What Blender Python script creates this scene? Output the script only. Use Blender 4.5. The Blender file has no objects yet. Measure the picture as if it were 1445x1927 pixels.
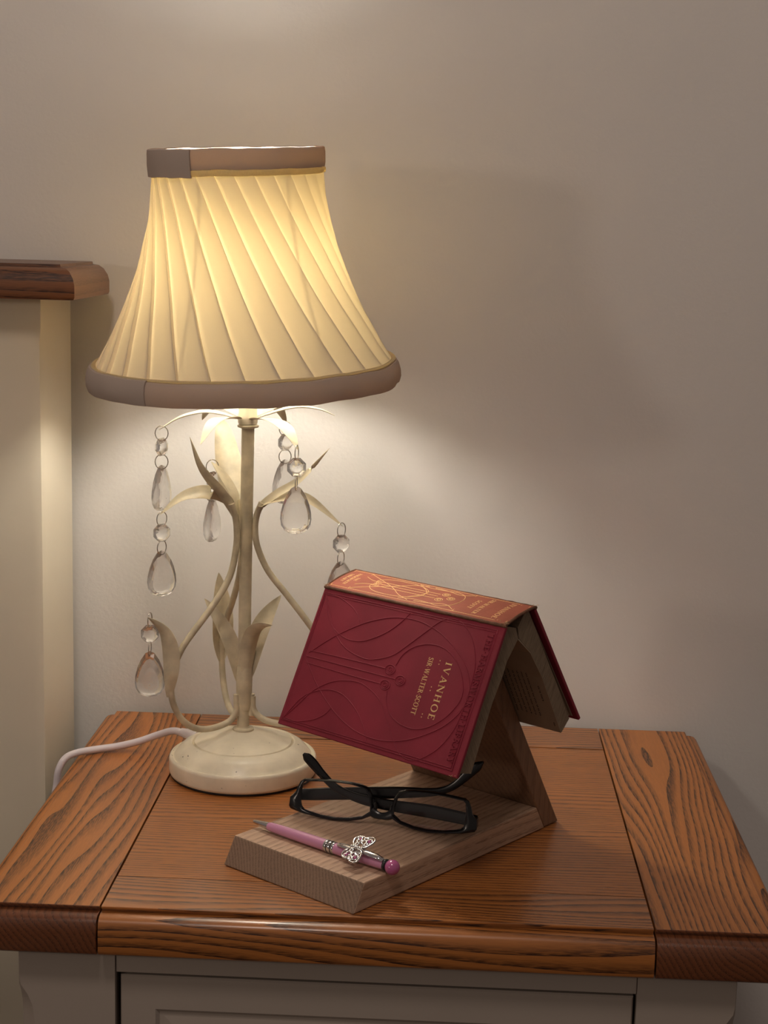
import bpy, bmesh, math, random
from math import sin, cos, pi, radians, atan2, sqrt
from mathutils import Vector, Matrix, noise

random.seed(7)
SC = bpy.context.scene
COL = SC.collection

# ------------------------------------------------------------------ camera
cam_d = bpy.data.cameras.new('camera')
cam = bpy.data.objects.new('camera', cam_d)
COL.objects.link(cam)
cam_d.sensor_fit = 'HORIZONTAL'
cam_d.sensor_width = 36.0
cam_d.lens = 3043.9 / 1445.0 * 36.0
cam_d.clip_start = 0.02
rt = Vector((0.9987, 0.0441, 0.0245)); dn = Vector((0.0317, -0.1719, -0.9846)); fw = Vector((-0.0392, 0.9841, -0.1731))
cam.matrix_world = Matrix(((rt.x, -dn.x, -fw.x, 0.0391), (rt.y, -dn.y, -fw.y, -1.4513), (rt.z, -dn.z, -fw.z, 1.0729), (0, 0, 0, 1)))
SC.camera = cam

# ------------------------------------------------------------------ world, room light, exposure
wd = bpy.data.worlds.new('world'); SC.world = wd; wd.use_nodes = True
wd.node_tree.nodes['Background'].inputs['Color'].default_value = (1.0, 0.80, 0.68, 1)
wd.node_tree.nodes['Background'].inputs['Strength'].default_value = 0.145


def point_light(name, loc, power, color, radius):
    d = bpy.data.lights.new(name, 'POINT'); d.energy = power; d.color = color; d.shadow_soft_size = radius
    o = bpy.data.objects.new(name, d); o.location = loc; COL.objects.link(o); return o


# the room's own ceiling lamp, and a standard lamp across the bed
point_light('ceiling_light', (-0.20, -1.30, 2.25), 22.0, (1.0, 0.84, 0.73), 0.16)
point_light('standard_lamp_light', (-1.75, -1.80, 1.28), 14.5, (1.0, 0.82, 0.68), 0.10)
BULB_STRENGTH = 76.0
BULB_COLOR = (1.0, 0.955, 0.84)

SC.view_settings.view_transform = 'Standard'
SC.view_settings.look = 'None'
SC.view_settings.exposure = 0.12
SC.view_settings.gamma = 1.0
SC.view_settings.use_curve_mapping = False


# ------------------------------------------------------------------ helpers
def link(o, parent=None):
    COL.objects.link(o)
    if parent is not None:
        o.parent = parent
    return o


def empty(name, loc=(0, 0, 0), rot=None):
    o = bpy.data.objects.new(name, None)
    o.empty_display_size = 0.02
    o.location = loc
    if rot is not None:
        o.rotation_euler = rot
    return link(o)


def tag(o, label, cat, group=None, kind=None):
    o['label'] = label; o['category'] = cat
    if group: o['group'] = group
    if kind: o['kind'] = kind
    return o


def structure(o):
    o['kind'] = 'structure'
    return o


class MB:
    """collects verts / faces and links them as ONE mesh object"""
    def __init__(self):
        self.v = []; self.f = []; self.sm = []

    def add(self, vs, fs, smooth=False):
        n = len(self.v)
        self.v += [tuple(p) for p in vs]
        for f in fs:
            self.f.append(tuple(i + n for i in f)); self.sm.append(smooth)

    def build(self, name, mat, parent=None, fix=True, auto=None):
        me = bpy.data.meshes.new(name)
        me.from_pydata(self.v, [], self.f)
        me.polygons.foreach_set('use_smooth', self.sm)
        me.update()
        if fix:
            bm = bmesh.new(); bm.from_mesh(me)
            bmesh.ops.recalc_face_normals(bm, faces=bm.faces)
            bm.to_mesh(me); bm.free()
        if auto is not None:
            me.set_sharp_from_angle(angle=radians(auto))
        me.materials.append(mat)
        return link(bpy.data.objects.new(name, me), parent)

    # shapes -----------------------------------------------------------
    def box(self, lo, hi, bev=0.0):
        if bev <= 0:
            x0, y0, z0 = lo; x1, y1, z1 = hi
            self.add([(x0, y0, z0), (x1, y0, z0), (x1, y1, z0), (x0, y1, z0), (x0, y0, z1), (x1, y0, z1), (x1, y1, z1), (x0, y1, z1)],
                     [(0, 3, 2, 1), (4, 5, 6, 7), (0, 1, 5, 4), (1, 2, 6, 5), (2, 3, 7, 6), (3, 0, 4, 7)])
            return
        bm = bmesh.new()
        bmesh.ops.create_cube(bm, size=1.0)
        for v in bm.verts:
            v.co = Vector([(lo[i] + hi[i]) / 2 + v.co[i] * (hi[i] - lo[i]) for i in range(3)])
        bmesh.ops.bevel(bm, geom=list(bm.edges), offset=bev, segments=2, affect='EDGES', profile=0.5)
        self.from_bm(bm)

    def from_bm(self, bm, smooth=False):
        bm.verts.index_update()
        self.add([v.co[:] for v in bm.verts], [tuple(v.index for v in f.verts) for f in bm.faces], smooth)
        bm.free()

    def prism(self, poly, fn, a, b, bev=0.0):
        """polygon extruded from a to b; fn(u, v, w) -> xyz"""
        bm = bmesh.new()
        n = len(poly)
        A = [bm.verts.new(fn(u, v, a)) for u, v in poly]
        B = [bm.verts.new(fn(u, v, b)) for u, v in poly]
        bm.faces.new(A); bm.faces.new(B[::-1])
        for i in range(n):
            j = (i + 1) % n
            bm.faces.new((A[i], B[i], B[j], A[j]))
        bmesh.ops.recalc_face_normals(bm, faces=bm.faces)
        if bev > 0:
            bmesh.ops.bevel(bm, geom=list(bm.edges), offset=bev, segments=2, affect='EDGES', profile=0.5)
        self.from_bm(bm)

    def rings(self, rings, closed=True, cap0=True, cap1=True, smooth=True):
        n = len(rings[0]); vs = [p for r in rings for p in r]; fs = []
        for k in range(len(rings) - 1):
            for i in range(n if closed else n - 1):
                j = (i + 1) % n
                fs.append((k * n + i, k * n + j, (k + 1) * n + j, (k + 1) * n + i))
        self.add(vs, fs, smooth)
        if cap0: self.add(rings[0], [tuple(range(n))])
        if cap1: self.add(rings[-1], [tuple(range(n))[::-1]])

    def lathe(self, prof, n=48, smooth=True, fn=lambda p: p, cap=True):
        rs = [[fn((r * cos(2 * pi * i / n), r * sin(2 * pi * i / n), z)) for i in range(n)] for r, z in prof]
        self.rings(rs, True, cap and prof[0][0] > 1e-6, cap and prof[-1][0] > 1e-6, smooth)

    def tube(self, pts, r, n=10, closed=False, smooth=True, flat=None):
        """r: number or list; flat: (scale across the second axis)"""
        P = [Vector(p) for p in pts]; m = len(P)
        R = r if isinstance(r, (list, tuple)) else [r] * m
        T = []
        for i in range(m):
            a = P[(i - 1) % m] if (closed or i > 0) else P[i]
            b = P[(i + 1) % m] if (closed or i < m - 1) else P[i]
            T.append((b - a).normalized())
        up = Vector((0, 0, 1)) if abs(T[0].z) < 0.9 else Vector((1, 0, 0))
        N = (up - T[0] * up.dot(T[0])).normalized(); rings = []
        for i in range(m):
            N = (N - T[i] * N.dot(T[i])).normalized(); B = T[i].cross(N)
            rings.append([P[i] + N * (R[i] * cos(2 * pi * k / n)) + B * (R[i] * sin(2 * pi * k / n)) for k in range(n)])
        if closed: rings.append(rings[0])
        self.rings(rings, True, not closed, not closed, smooth)

    def sphere(self, c, r, sx=1, sy=1, sz=1, n=20, m=12):
        rings = []
        for k in range(m + 1):
            a = -pi / 2 + pi * k / m
            rr = max(cos(a), 1e-4)
            rings.append([(c[0] + r * sx * rr * cos(2 * pi * i / n), c[1] + r * sy * rr * sin(2 * pi * i / n), c[2] + r * sz * sin(a)) for i in range(n)])
        self.rings(rings, True, True, True, True)


def catmull(pts, n=6, closed=False):
    P = [Vector(p) for p in pts]; out = []; m = len(P)
    for i in range(m if closed else m - 1):
        p0 = P[(i - 1) % m] if (closed or i > 0) else P[i] * 2 - P[i + 1]
        p1 = P[i]; p2 = P[(i + 1) % m]
        p3 = P[(i + 2) % m] if (closed or i < m - 2) else p2 * 2 - p1
        for k in range(n):
            t = k / n
            out.append(0.5 * ((2 * p1) + (p2 - p0) * t + (2 * p0 - 5 * p1 + 4 * p2 - p3) * t * t + (3 * p1 - p0 - 3 * p2 + p3) * t ** 3))
    if not closed: out.append(P[-1])
    return out


# ------------------------------------------------------------------ materials
def mat_new(name):
    m = bpy.data.materials.new(name); m.use_nodes = True
    nt = m.node_tree
    return m, nt, nt.nodes['Principled BSDF']


def nd(nt, typ, **kw):
    n = nt.nodes.new(typ)
    for k, v in kw.items():
        if k.startswith('i_'):
            n.inputs[k[2:].replace('_', ' ')].default_value = v
        else:
            setattr(n, k, v)
    return n


def plain(name, col, rough=0.5, metal=0.0, bump=0.0, bscale=400.0, spec=0.5, var=0.0, vscale=30.0, coat=0.0):
    m, nt, b = mat_new(name)
    b.inputs['Base Color'].default_value = (*col, 1)
    b.inputs['Roughness'].default_value = rough
    b.inputs['Metallic'].default_value = metal
    b.inputs['Specular IOR Level'].default_value = spec
    b.inputs['Coat Weight'].default_value = coat
    tc = nd(nt, 'ShaderNodeTexCoord')
    if var > 0:
        nz = nd(nt, 'ShaderNodeTexNoise', i_Scale=vscale, i_Detail=4.0)
        nt.links.new(tc.outputs['Object'], nz.inputs['Vector'])
        rp = nd(nt, 'ShaderNodeValToRGB')
        rp.color_ramp.elements[0].position = 0.3; rp.color_ramp.elements[1].position = 0.7
        rp.color_ramp.elements[0].color = (*[c * (1 - var) for c in col], 1)
        rp.color_ramp.elements[1].color = (*[min(1, c * (1 + var * 0.6)) for c in col], 1)
        nt.links.new(nz.outputs['Fac'], rp.inputs['Fac']); nt.links.new(rp.outputs['Color'], b.inputs['Base Color'])
    if bump > 0:
        nz = nd(nt, 'ShaderNodeTexNoise', i_Scale=bscale, i_Detail=3.0)
        nt.links.new(tc.outputs['Object'], nz.inputs['Vector'])
        bp = nd(nt, 'ShaderNodeBump', i_Strength=bump, i_Distance=0.001)
        nt.links.new(nz.outputs['Fac'], bp.inputs['Height']); nt.links.new(bp.outputs['Normal'], b.inputs['Normal'])
    return m


def wood(name, dark, light, axis='X', period=5.5, wander=3.0, line=0.75, pore=0.6, rough=0.38, coat=0.0, tone=0.22, stretch=0.12, soft=0.30, fibre=0.16):
    """sawn timber: growth rings (period in mm, wandering) that break into short dark pores along the grain"""
    m, nt, b = mat_new(name)
    L = nt.links
    tc = nd(nt, 'ShaderNodeTexCoord'); oi = nd(nt, 'ShaderNodeObjectInfo')
    off = nd(nt, 'ShaderNodeVectorMath', operation='SCALE'); off.inputs[0].default_value = (3.7, 5.1, 2.3)
    L.new(oi.outputs['Random'], off.inputs['Scale'])
    ad = nd(nt, 'ShaderNodeVectorMath', operation='ADD')
    L.new(tc.outputs['Object'], ad.inputs[0]); L.new(off.outputs[0], ad.inputs[1])
    rot = {'X': (0, 0, 0), 'Y': (0, 0, -pi / 2), 'Z': (0, pi / 2, 0)}[axis]
    mp = nd(nt, 'ShaderNodeMapping'); mp.inputs['Rotation'].default_value = rot
    L.new(ad.outputs[0], mp.inputs['Vector'])
    m2 = nd(nt, 'ShaderNodeMapping'); m2.inputs['Scale'].default_value = (stretch, 1, 0.9); m2.inputs['Rotation'].default_value = (radians(43), 0, 0)
    L.new(mp.outputs[0], m2.inputs['Vector'])
    wv = nd(nt, 'ShaderNodeTexWave', wave_type='BANDS', bands_direction='Y', wave_profile='SAW')
    sc = 2 * pi / 20 / (period / 1000)
    wv.inputs['Scale'].default_value = sc
    wv.inputs['Distortion'].default_value = wander * 2 * pi
    wv.inputs['Detail'].default_value = 1.5
    wv.inputs['Detail Scale'].default_value = 17.0 / sc
    wv.inputs['Detail Roughness'].default_value = 0.35
    L.new(m2.outputs[0], wv.inputs['Vector'])
    rg = nd(nt, 'ShaderNodeValToRGB')          # 0 pale late wood .. 1 porous early wood
    rg.color_ramp.elements[0].position = 1 - soft * 2.0; rg.color_ramp.elements[0].color = (0, 0, 0, 1)
    rg.color_ramp.elements[1].position = 0.97; rg.color_ramp.elements[1].color = (1, 1, 1, 1)
    L.new(wv.outputs['Fac'], rg.inputs['Fac'])
    m3 = nd(nt, 'ShaderNodeMapping'); m3.inputs['Scale'].default_value = (0.075, 1, 1)
    L.new(mp.outputs[0], m3.inputs['Vector'])
    pn = nd(nt, 'ShaderNodeTexNoise', i_Scale=1250.0, i_Detail=2.0, i_Roughness=0.55)
    L.new(m3.outputs[0], pn.inputs['Vector'])
    pr = nd(nt, 'ShaderNodeValToRGB'); pr.color_ramp.elements[0].position = 0.42; pr.color_ramp.elements[1].position = 0.60
    pr.color_ramp.elements[0].color = (1, 1, 1, 1); pr.color_ramp.elements[1].color = (0, 0, 0, 1)
    L.new(pn.outputs['Fac'], pr.inputs['Fac'])
    fn = nd(nt, 'ShaderNodeTexNoise', i_Scale=420.0, i_Detail=4.0, i_Roughness=0.6)
    m4 = nd(nt, 'ShaderNodeMapping'); m4.inputs['Scale'].default_value = (0.03, 1, 1)
    L.new(mp.outputs[0], m4.inputs['Vector']); L.new(m4.outputs[0], fn.inputs['Vector'])
    tn = nd(nt, 'ShaderNodeTexNoise', i_Scale=16.0, i_Detail=2.0); L.new(m2.outputs[0], tn.inputs['Vector'])
    # darkness = ring * line * (1-pore + pore*poremask) + a few stray pores
    k1 = nd(nt, 'ShaderNodeMath', operation='MULTIPLY_ADD'); k1.inputs[1].default_value = pore; k1.inputs[2].default_value = 1 - pore
    L.new(pr.outputs['Color'], k1.inputs[0])
    k2 = nd(nt, 'ShaderNodeMath', operation='MULTIPLY'); L.new(k1.outputs[0], k2.inputs[0]); L.new(rg.outputs['Color'], k2.inputs[1])
    k3 = nd(nt, 'ShaderNodeMath', operation='MULTIPLY'); k3.inputs[1].default_value = line; L.new(k2.outputs[0], k3.inputs[0])
    k4 = nd(nt, 'ShaderNodeMath', operation='MULTIPLY_ADD'); k4.inputs[1].default_value = 0.20 * pore; L.new(pr.outputs['Color'], k4.inputs[0]); L.new(k3.outputs[0], k4.inputs[2])
    k5 = nd(nt, 'ShaderNodeMath', operation='MINIMUM'); k5.inputs[1].default_value = 1.0; L.new(k4.outputs[0], k5.inputs[0])
    mx = nd(nt, 'ShaderNodeMix', data_type='RGBA', blend_type='MIX')
    mx.inputs['A'].default_value = (*light, 1); mx.inputs['B'].default_value = (*dark, 1)
    L.new(k5.outputs[0], mx.inputs['Factor'])
    v1 = nd(nt, 'ShaderNodeMath', operation='MULTIPLY_ADD'); v1.inputs[1].default_value = tone * 2; v1.inputs[2].default_value = 1 - tone
    L.new(tn.outputs['Fac'], v1.inputs[0])
    v2 = nd(nt, 'ShaderNodeMath', operation='MULTIPLY_ADD'); v2.inputs[1].default_value = fibre * 2; v2.inputs[2].default_value = 1 - fibre
    L.new(fn.outputs['Fac'], v2.inputs[0])
    v3 = nd(nt, 'ShaderNodeMath', operation='MULTIPLY'); L.new(v1.outputs[0], v3.inputs[0]); L.new(v2.outputs[0], v3.inputs[1])
    hs = nd(nt, 'ShaderNodeHueSaturation'); L.new(v3.outputs[0], hs.inputs['Value']); L.new(mx.outputs['Result'], hs.inputs['Color'])
    L.new(hs.outputs['Color'], b.inputs['Base Color'])
    b.inputs['Roughness'].default_value = rough
    b.inputs['Coat Weight'].default_value = coat; b.inputs['Coat Roughness'].default_value = 0.17
    bp = nd(nt, 'ShaderNodeBump', i_Strength=0.4, i_Distance=0.0003); bp.invert = True
    L.new(k5.outputs[0], bp.inputs['Height']); L.new(bp.outputs['Normal'], b.inputs['Normal'])
    return m


def glass(name, ior=1.5, clear=0.4, thin=False):
    """cut glass; `clear` is the share of light that goes straight through"""
    m = bpy.data.materials.new(name); m.use_nodes = True
    nt = m.node_tree; L = nt.links
    for n in list(nt.nodes):
        if n.type == 'BSDF_PRINCIPLED': nt.nodes.remove(n)
    out = [n for n in nt.nodes if n.type == 'OUTPUT_MATERIAL'][0]
    tr = nd(nt, 'ShaderNodeBsdfTransparent'); mx = nd(nt, 'ShaderNodeMixShader')
    if thin:
        gl_ = nd(nt, 'ShaderNodeBsdfGlossy'); gl_.inputs['Roughness'].default_value = 0.02
        fr = nd(nt, 'ShaderNodeFresnel'); fr.inputs['IOR'].default_value = 1.38
        L.new(fr.outputs[0], mx.inputs[0]); L.new(tr.outputs[0], mx.inputs[1]); L.new(gl_.outputs[0], mx.inputs[2])
    else:
        g_ = nd(nt, 'ShaderNodeBsdfGlass'); g_.inputs['IOR'].default_value = ior; g_.inputs['Roughness'].default_value = 0.0
        mx.inputs[0].default_value = 1 - clear
        L.new(tr.outputs[0], mx.inputs[1]); L.new(g_.outputs[0], mx.inputs[2])
    L.new(mx.outputs[0], out.inputs['Surface'])
    return m


def shade_fabric(name, diff, trans, mixf, attr=False, weave=2500.0):
    m = bpy.data.materials.new(name); m.use_nodes = True
    nt = m.node_tree; L = nt.links
    for n in list(nt.nodes):
        if n.type == 'BSDF_PRINCIPLED': nt.nodes.remove(n)
    out = [n for n in nt.nodes if n.type == 'OUTPUT_MATERIAL'][0]
    d = nd(nt, 'ShaderNodeBsdfDiffuse'); d.inputs['Color'].default_value = (*diff, 1)
    t = nd(nt, 'ShaderNodeBsdfTranslucent')
    tc = nd(nt, 'ShaderNodeTexCoord')
    nz = nd(nt, 'ShaderNodeTexNoise', i_Scale=weave, i_Detail=2.0)
    mp = nd(nt, 'ShaderNodeMapping'); mp.inputs['Scale'].default_value = (1, 1, 0.12)
    L.new(tc.outputs['Object'], mp.inputs['Vector']); L.new(mp.outputs[0], nz.inputs['Vector'])
    rp = nd(nt, 'ShaderNodeValToRGB')
    rp.color_ramp.elements[0].color = (*[c * .86 for c in trans], 1); rp.color_ramp.elements[1].color = (*trans, 1)
    rp.color_ramp.elements[0].position = .3; rp.color_ramp.elements[1].position = .7
    L.new(nz.outputs['Fac'], rp.inputs['Fac'])
    src = rp.outputs['Color']
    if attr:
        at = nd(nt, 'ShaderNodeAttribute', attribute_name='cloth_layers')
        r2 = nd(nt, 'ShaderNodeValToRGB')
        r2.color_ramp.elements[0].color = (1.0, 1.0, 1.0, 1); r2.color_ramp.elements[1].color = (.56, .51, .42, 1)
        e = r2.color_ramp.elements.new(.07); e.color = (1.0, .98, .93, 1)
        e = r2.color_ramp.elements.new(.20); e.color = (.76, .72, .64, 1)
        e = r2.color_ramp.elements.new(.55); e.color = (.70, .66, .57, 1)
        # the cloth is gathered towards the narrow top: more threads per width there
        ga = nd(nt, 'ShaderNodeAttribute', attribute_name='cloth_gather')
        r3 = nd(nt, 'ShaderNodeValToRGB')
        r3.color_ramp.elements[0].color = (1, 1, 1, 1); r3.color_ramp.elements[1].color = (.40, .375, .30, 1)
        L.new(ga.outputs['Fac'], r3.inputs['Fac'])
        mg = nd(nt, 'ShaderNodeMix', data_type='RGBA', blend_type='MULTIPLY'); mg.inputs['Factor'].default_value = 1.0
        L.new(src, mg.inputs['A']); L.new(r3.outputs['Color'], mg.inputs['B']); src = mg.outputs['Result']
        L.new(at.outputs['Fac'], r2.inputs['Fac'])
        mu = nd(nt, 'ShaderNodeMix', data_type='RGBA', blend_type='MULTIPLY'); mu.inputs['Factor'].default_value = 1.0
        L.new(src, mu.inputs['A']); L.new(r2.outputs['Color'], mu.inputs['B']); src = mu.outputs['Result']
    L.new(src, t.inputs['Color'])
    mx = nd(nt, 'ShaderNodeMixShader'); mx.inputs['Fac'].default_value = mixf
    L.new(d.outputs[0], mx.inputs[1]); L.new(t.outputs[0], mx.inputs[2]); L.new(mx.outputs[0], out.inputs['Surface'])
    return m


M = {}
M['wall'] = plain('painted_plaster', (0.74, 0.715, 0.69), 0.75, bump=0.22, bscale=260, spec=0.2, var=0.03, vscale=5)
M['floor'] = plain('dark_carpet', (0.10, 0.08, 0.07), 0.95, bump=0.5, bscale=600)
M['skirting'] = plain('white_gloss_paint', (0.62, 0.58, 0.52), 0.4)
OD, OL = (0.045, 0.014, 0.005), (0.475, 0.172, 0.040)
M['oak_y'] = wood('oak_grain_deep', OD, OL, 'Y', period=5.4, wander=5.5, stretch=.15, coat=0.13, line=.95, pore=.5)
M['oak_x'] = wood('oak_grain_wide', OD, tuple(c * .86 for c in OL), 'X', period=5.0, wander=5.0, stretch=.17, coat=0.40, line=1.0, pore=.45, soft=.34)
M['oak_straight'] = wood('oak_straight_grain', (0.075, 0.025, 0.009), (0.42, 0.152, 0.036), 'X', period=3.8, wander=4.6, pore=.55, coat=0.13, line=.85, stretch=.10, fibre=.30)
M['oak_endgrain'] = wood('oak_end_grain', (0.022, 0.007, 0.004), (0.17, 0.055, 0.020), 'Y', period=3.6, wander=3.0, coat=0.2, line=.6)
M['oak_cap'] = wood('oak_cap', (0.030, 0.010, 0.005), (0.20, 0.075, 0.028), 'X', period=5.0, wander=3.5, coat=0.2, line=.9)
M['oak_end'] = wood('oak_cap_end', (0.10, 0.045, 0.022), (0.27, 0.125, 0.058), 'Y', period=4, wander=2, coat=0.2, line=.45)
M['cream_paint'] = plain('cream_furniture_paint', (0.72, 0.65, 0.52), 0.5, bump=0.05, bscale=300, var=0.04, vscale=9)
M['grey_paint'] = plain('putty_furniture_paint', (0.40, 0.345, 0.30), 0.5, bump=0.08, bscale=350, var=0.04, vscale=9)  # off-white like the headboard, darkened in colour for the shade on the front
M['bedding'] = plain('brown_bedding', (0.10, 0.075, 0.06), 0.9, bump=0.3, bscale=300)  # kept dark so the unseen mattress reads as shade at lower left
M['groove'] = plain('dark_groove', (0.02, 0.012, 0.008), 0.8)
M['rest_x'] = wood('walnut_rest', (0.16, 0.090, 0.056), (0.55, 0.365, 0.25), 'X', period=4.5, wander=2.6, rough=0.6, line=.55, pore=.75, tone=.2)
M['rest_end'] = wood('walnut_end_grain', (0.075, 0.044, 0.029), (0.27, 0.175, 0.118), 'X', period=2.4, wander=5.0, rough=0.7, line=.5, pore=.5, tone=.15)
M['rest_z'] = wood('walnut_upright', (0.060, 0.030, 0.016), (0.24, 0.135, 0.078), 'Z', period=5.0, wander=2.5, rough=0.65, line=.35, pore=.7)  # the board's wood with the shade under the book darkened into its colour
M['enamel'] = plain('aged_cream_enamel', (0.90, 0.825, 0.65), 0.33, var=0.15, vscale=38, bump=0.05, bscale=200)  # paler than the stems: lamplight on the base is put into the colour
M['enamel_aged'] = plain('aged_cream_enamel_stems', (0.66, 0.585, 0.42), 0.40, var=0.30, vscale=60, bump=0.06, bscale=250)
m = M['enamel']; nt = m.node_tree; b = nt.nodes['Principled BSDF']
tc = nd(nt, 'ShaderNodeTexCoord'); nz = nd(nt, 'ShaderNodeTexNoise', i_Scale=210.0, i_Detail=2.0); nt.links.new(tc.outputs['Object'], nz.inputs['Vector'])
rp = nd(nt, 'ShaderNodeValToRGB'); rp.color_ramp.elements[0].position = .735; rp.color_ramp.elements[1].position = .765; nt.links.new(nz.outputs['Fac'], rp.inputs['Fac'])
mx = nd(nt, 'ShaderNodeMix', data_type='RGBA'); mx.inputs['B'].default_value = (.10, .065, .04, 1)
src = b.inputs['Base Color'].links[0].from_socket
nt.links.new(rp.outputs['Color'], mx.inputs['Factor']); nt.links.new(src, mx.inputs['A']); nt.links.new(mx.outputs['Result'], b.inputs['Base Color'])
M['rubber'] = plain('black_rubber', (0.015, 0.013, 0.012), 0.7)
M['flex'] = plain('white_flex', (0.78, 0.72, 0.76), 0.35)
M['wire'] = plain('nickel_wire', (0.55, 0.53, 0.50), 0.25, 1.0)
M['crystal'] = glass('cut_crystal', 1.5, 0.12)
M['lens'] = glass('spectacle_lens', thin=True)
M['acetate'] = plain('black_acetate', (0.006, 0.006, 0.007), 0.22, spec=0.5)
M['nosepad'] = plain('smoky_plastic', (0.03, 0.027, 0.025), 0.3)
M['steel'] = plain('hinge_steel', (0.5, 0.5, 0.5), 0.3, 1.0)
M['pink'] = plain('pink_lacquer', (0.62, 0.28, 0.45), 0.22, coat=0.5)
M['pink_ball'] = plain('deep_pink_lacquer', (0.50, 0.12, 0.30), 0.2, coat=0.5)
M['chrome'] = plain('chrome', (0.66, 0.65, 0.66), 0.10, 1.0)
M['black_ring'] = plain('black_ring', (0.02, 0.02, 0.02), 0.3)
M['cloth_red'] = plain('crimson_book_cloth', (0.235, 0.017, 0.036), 0.62, bump=0.22, bscale=3600, var=0.16, vscale=26, spec=0.3)
M['cloth_spine'] = plain('faded_orange_book_cloth', (0.40, 0.108, 0.064), 0.65, bump=0.3, bscale=1500, var=0.16, vscale=45, spec=0.3)
M['cloth_worn'] = plain('worn_brown_cloth', (0.17, 0.075, 0.04), 0.8, bump=0.5, bscale=900, var=0.4, vscale=200)
M['fray'] = plain('frayed_threads', (0.55, 0.37, 0.22), 0.9)
M['gilt'] = plain('dull_gilt', (0.80, 0.56, 0.25), 0.42, 0.25)
M['gilt_spine'] = plain('gilt_spine', (0.95, 0.62, 0.28), 0.5, 0.1)
M['paper'] = plain('old_paper', (0.32, 0.24, 0.165), 0.8, var=0.08, vscale=60)
M['ink'] = plain('printing_ink', (0.03, 0.022, 0.018), 0.8)
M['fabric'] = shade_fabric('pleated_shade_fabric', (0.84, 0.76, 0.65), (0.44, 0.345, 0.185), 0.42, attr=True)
M['trim'] = shade_fabric('shade_binding', (0.54, 0.45, 0.39), (0.62, 0.42, 0.20), 0.20)
M['trim_edge'] = shade_fabric('shade_binding_edge', (0.78, 0.68, 0.54), (1.0, 0.92, 0.66), 0.72)
m, nt, b = mat_new('bulb_glow')
b.inputs['Base Color'].default_value = (1, .95, .85, 1)
b.inputs['Emission Color'].default_value = (*BULB_COLOR, 1); b.inputs['Emission Strength'].default_value = BULB_STRENGTH
M['bulb'] = m


def page_edge(name, ang):
    m, nt, b = mat_new(name); L = nt.links
    tc = nd(nt, 'ShaderNodeTexCoord')
    mp = nd(nt, 'ShaderNodeMapping'); mp.inputs['Rotation'].default_value = (ang, 0, 0)
    m2 = nd(nt, 'ShaderNodeMapping'); m2.inputs['Scale'].default_value = (0.05, 1, 0.04)
    L.new(tc.outputs['Object'], mp.inputs['Vector']); L.new(mp.outputs[0], m2.inputs['Vector'])
    nz = nd(nt, 'ShaderNodeTexNoise', i_Scale=2600.0, i_Detail=3.0); L.new(m2.outputs[0], nz.inputs['Vector'])
    rp = nd(nt, 'ShaderNodeValToRGB')
    rp.color_ramp.elements[0].position = .3; rp.color_ramp.elements[1].position = .7
    rp.color_ramp.elements[0].color = (.15, .105, .067, 1); rp.color_ramp.elements[1].color = (.28, .21, .14, 1)
    L.new(nz.outputs['Fac'], rp.inputs['Fac']); L.new(rp.outputs['Color'], b.inputs['Base Color'])
    b.inputs['Roughness'].default_value = .85
    bp = nd(nt, 'ShaderNodeBump', i_Strength=.5, i_Distance=.0005)
    L.new(nz.outputs['Fac'], bp.inputs['Height']); L.new(bp.outputs['Normal'], b.inputs['Normal'])
    return m


TOP = 0.62            # height of the bedside table's top

# ------------------------------------------------------------------ room
mb = MB(); mb.box((-2.3, 0.012, 0.0), (1.9, 0.10, 2.5)); structure(mb.build('wall_back', M['wall']))
mb = MB(); mb.box((-2.3, -3.2, -0.05), (1.9, 0.10, 0.0)); structure(mb.build('floor', M['floor']))
mb = MB(); mb.box((-2.3, 0.0, 0.0), (1.9, 0.0119, 0.12)); structure(mb.build('baseboard_back', M['skirting']))

# ------------------------------------------------------------------ bedside table
tb = empty('bedside_table', (0, -0.22, 0))
tag(tb, 'painted bedside table with oiled oak plank top, standing against the wall', 'bedside table')
TO = Vector((0, 0.22, 0))


def tv(p): return (p[0], p[1] + 0.22, p[2])


NOSE = [(-.0005, 0), (0, -.0003), (0, -.0014), (-.0018, -.0018), (-.0018, -.0036), (.0012, -.0036), (.0048, -.0037), (.0082, -.0047), (.0106, -.0070), (.0117, -.0102), (.0121, -.0150), (.0121, -.0262), (.0112, -.0288), (.0090, -.0304), (.002, -.0308)]


def plank(name, x0, x1, y0, y1, nl, nr, nf, mat, zt=TOP, end=None):
    """rectangle with the rounded nose on the chosen sides (left, right, front)"""
    mb = MB(); rings = []
    for o, z in NOSE:
        e = 0
        L = x0 - (o if nl else -e); Rr = x1 + (o if nr else -e); F = y0 - (o if nf else -e); Bk = y1 - e
        rings.append([tv((L, F, zt + z)), tv((Rr, F, zt + z)), tv((Rr, Bk, zt + z)), tv((L, Bk, zt + z))])
    mb.rings(rings, True, True, True, smooth=True)
    o = mb.build(name, mat, tb, auto=32)
    if end:
        o.data.materials.append(end)
        for p in o.data.polygons:
            if p.center.y - .22 < y0 + .0025: p.material_index = 1
    return o


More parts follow.
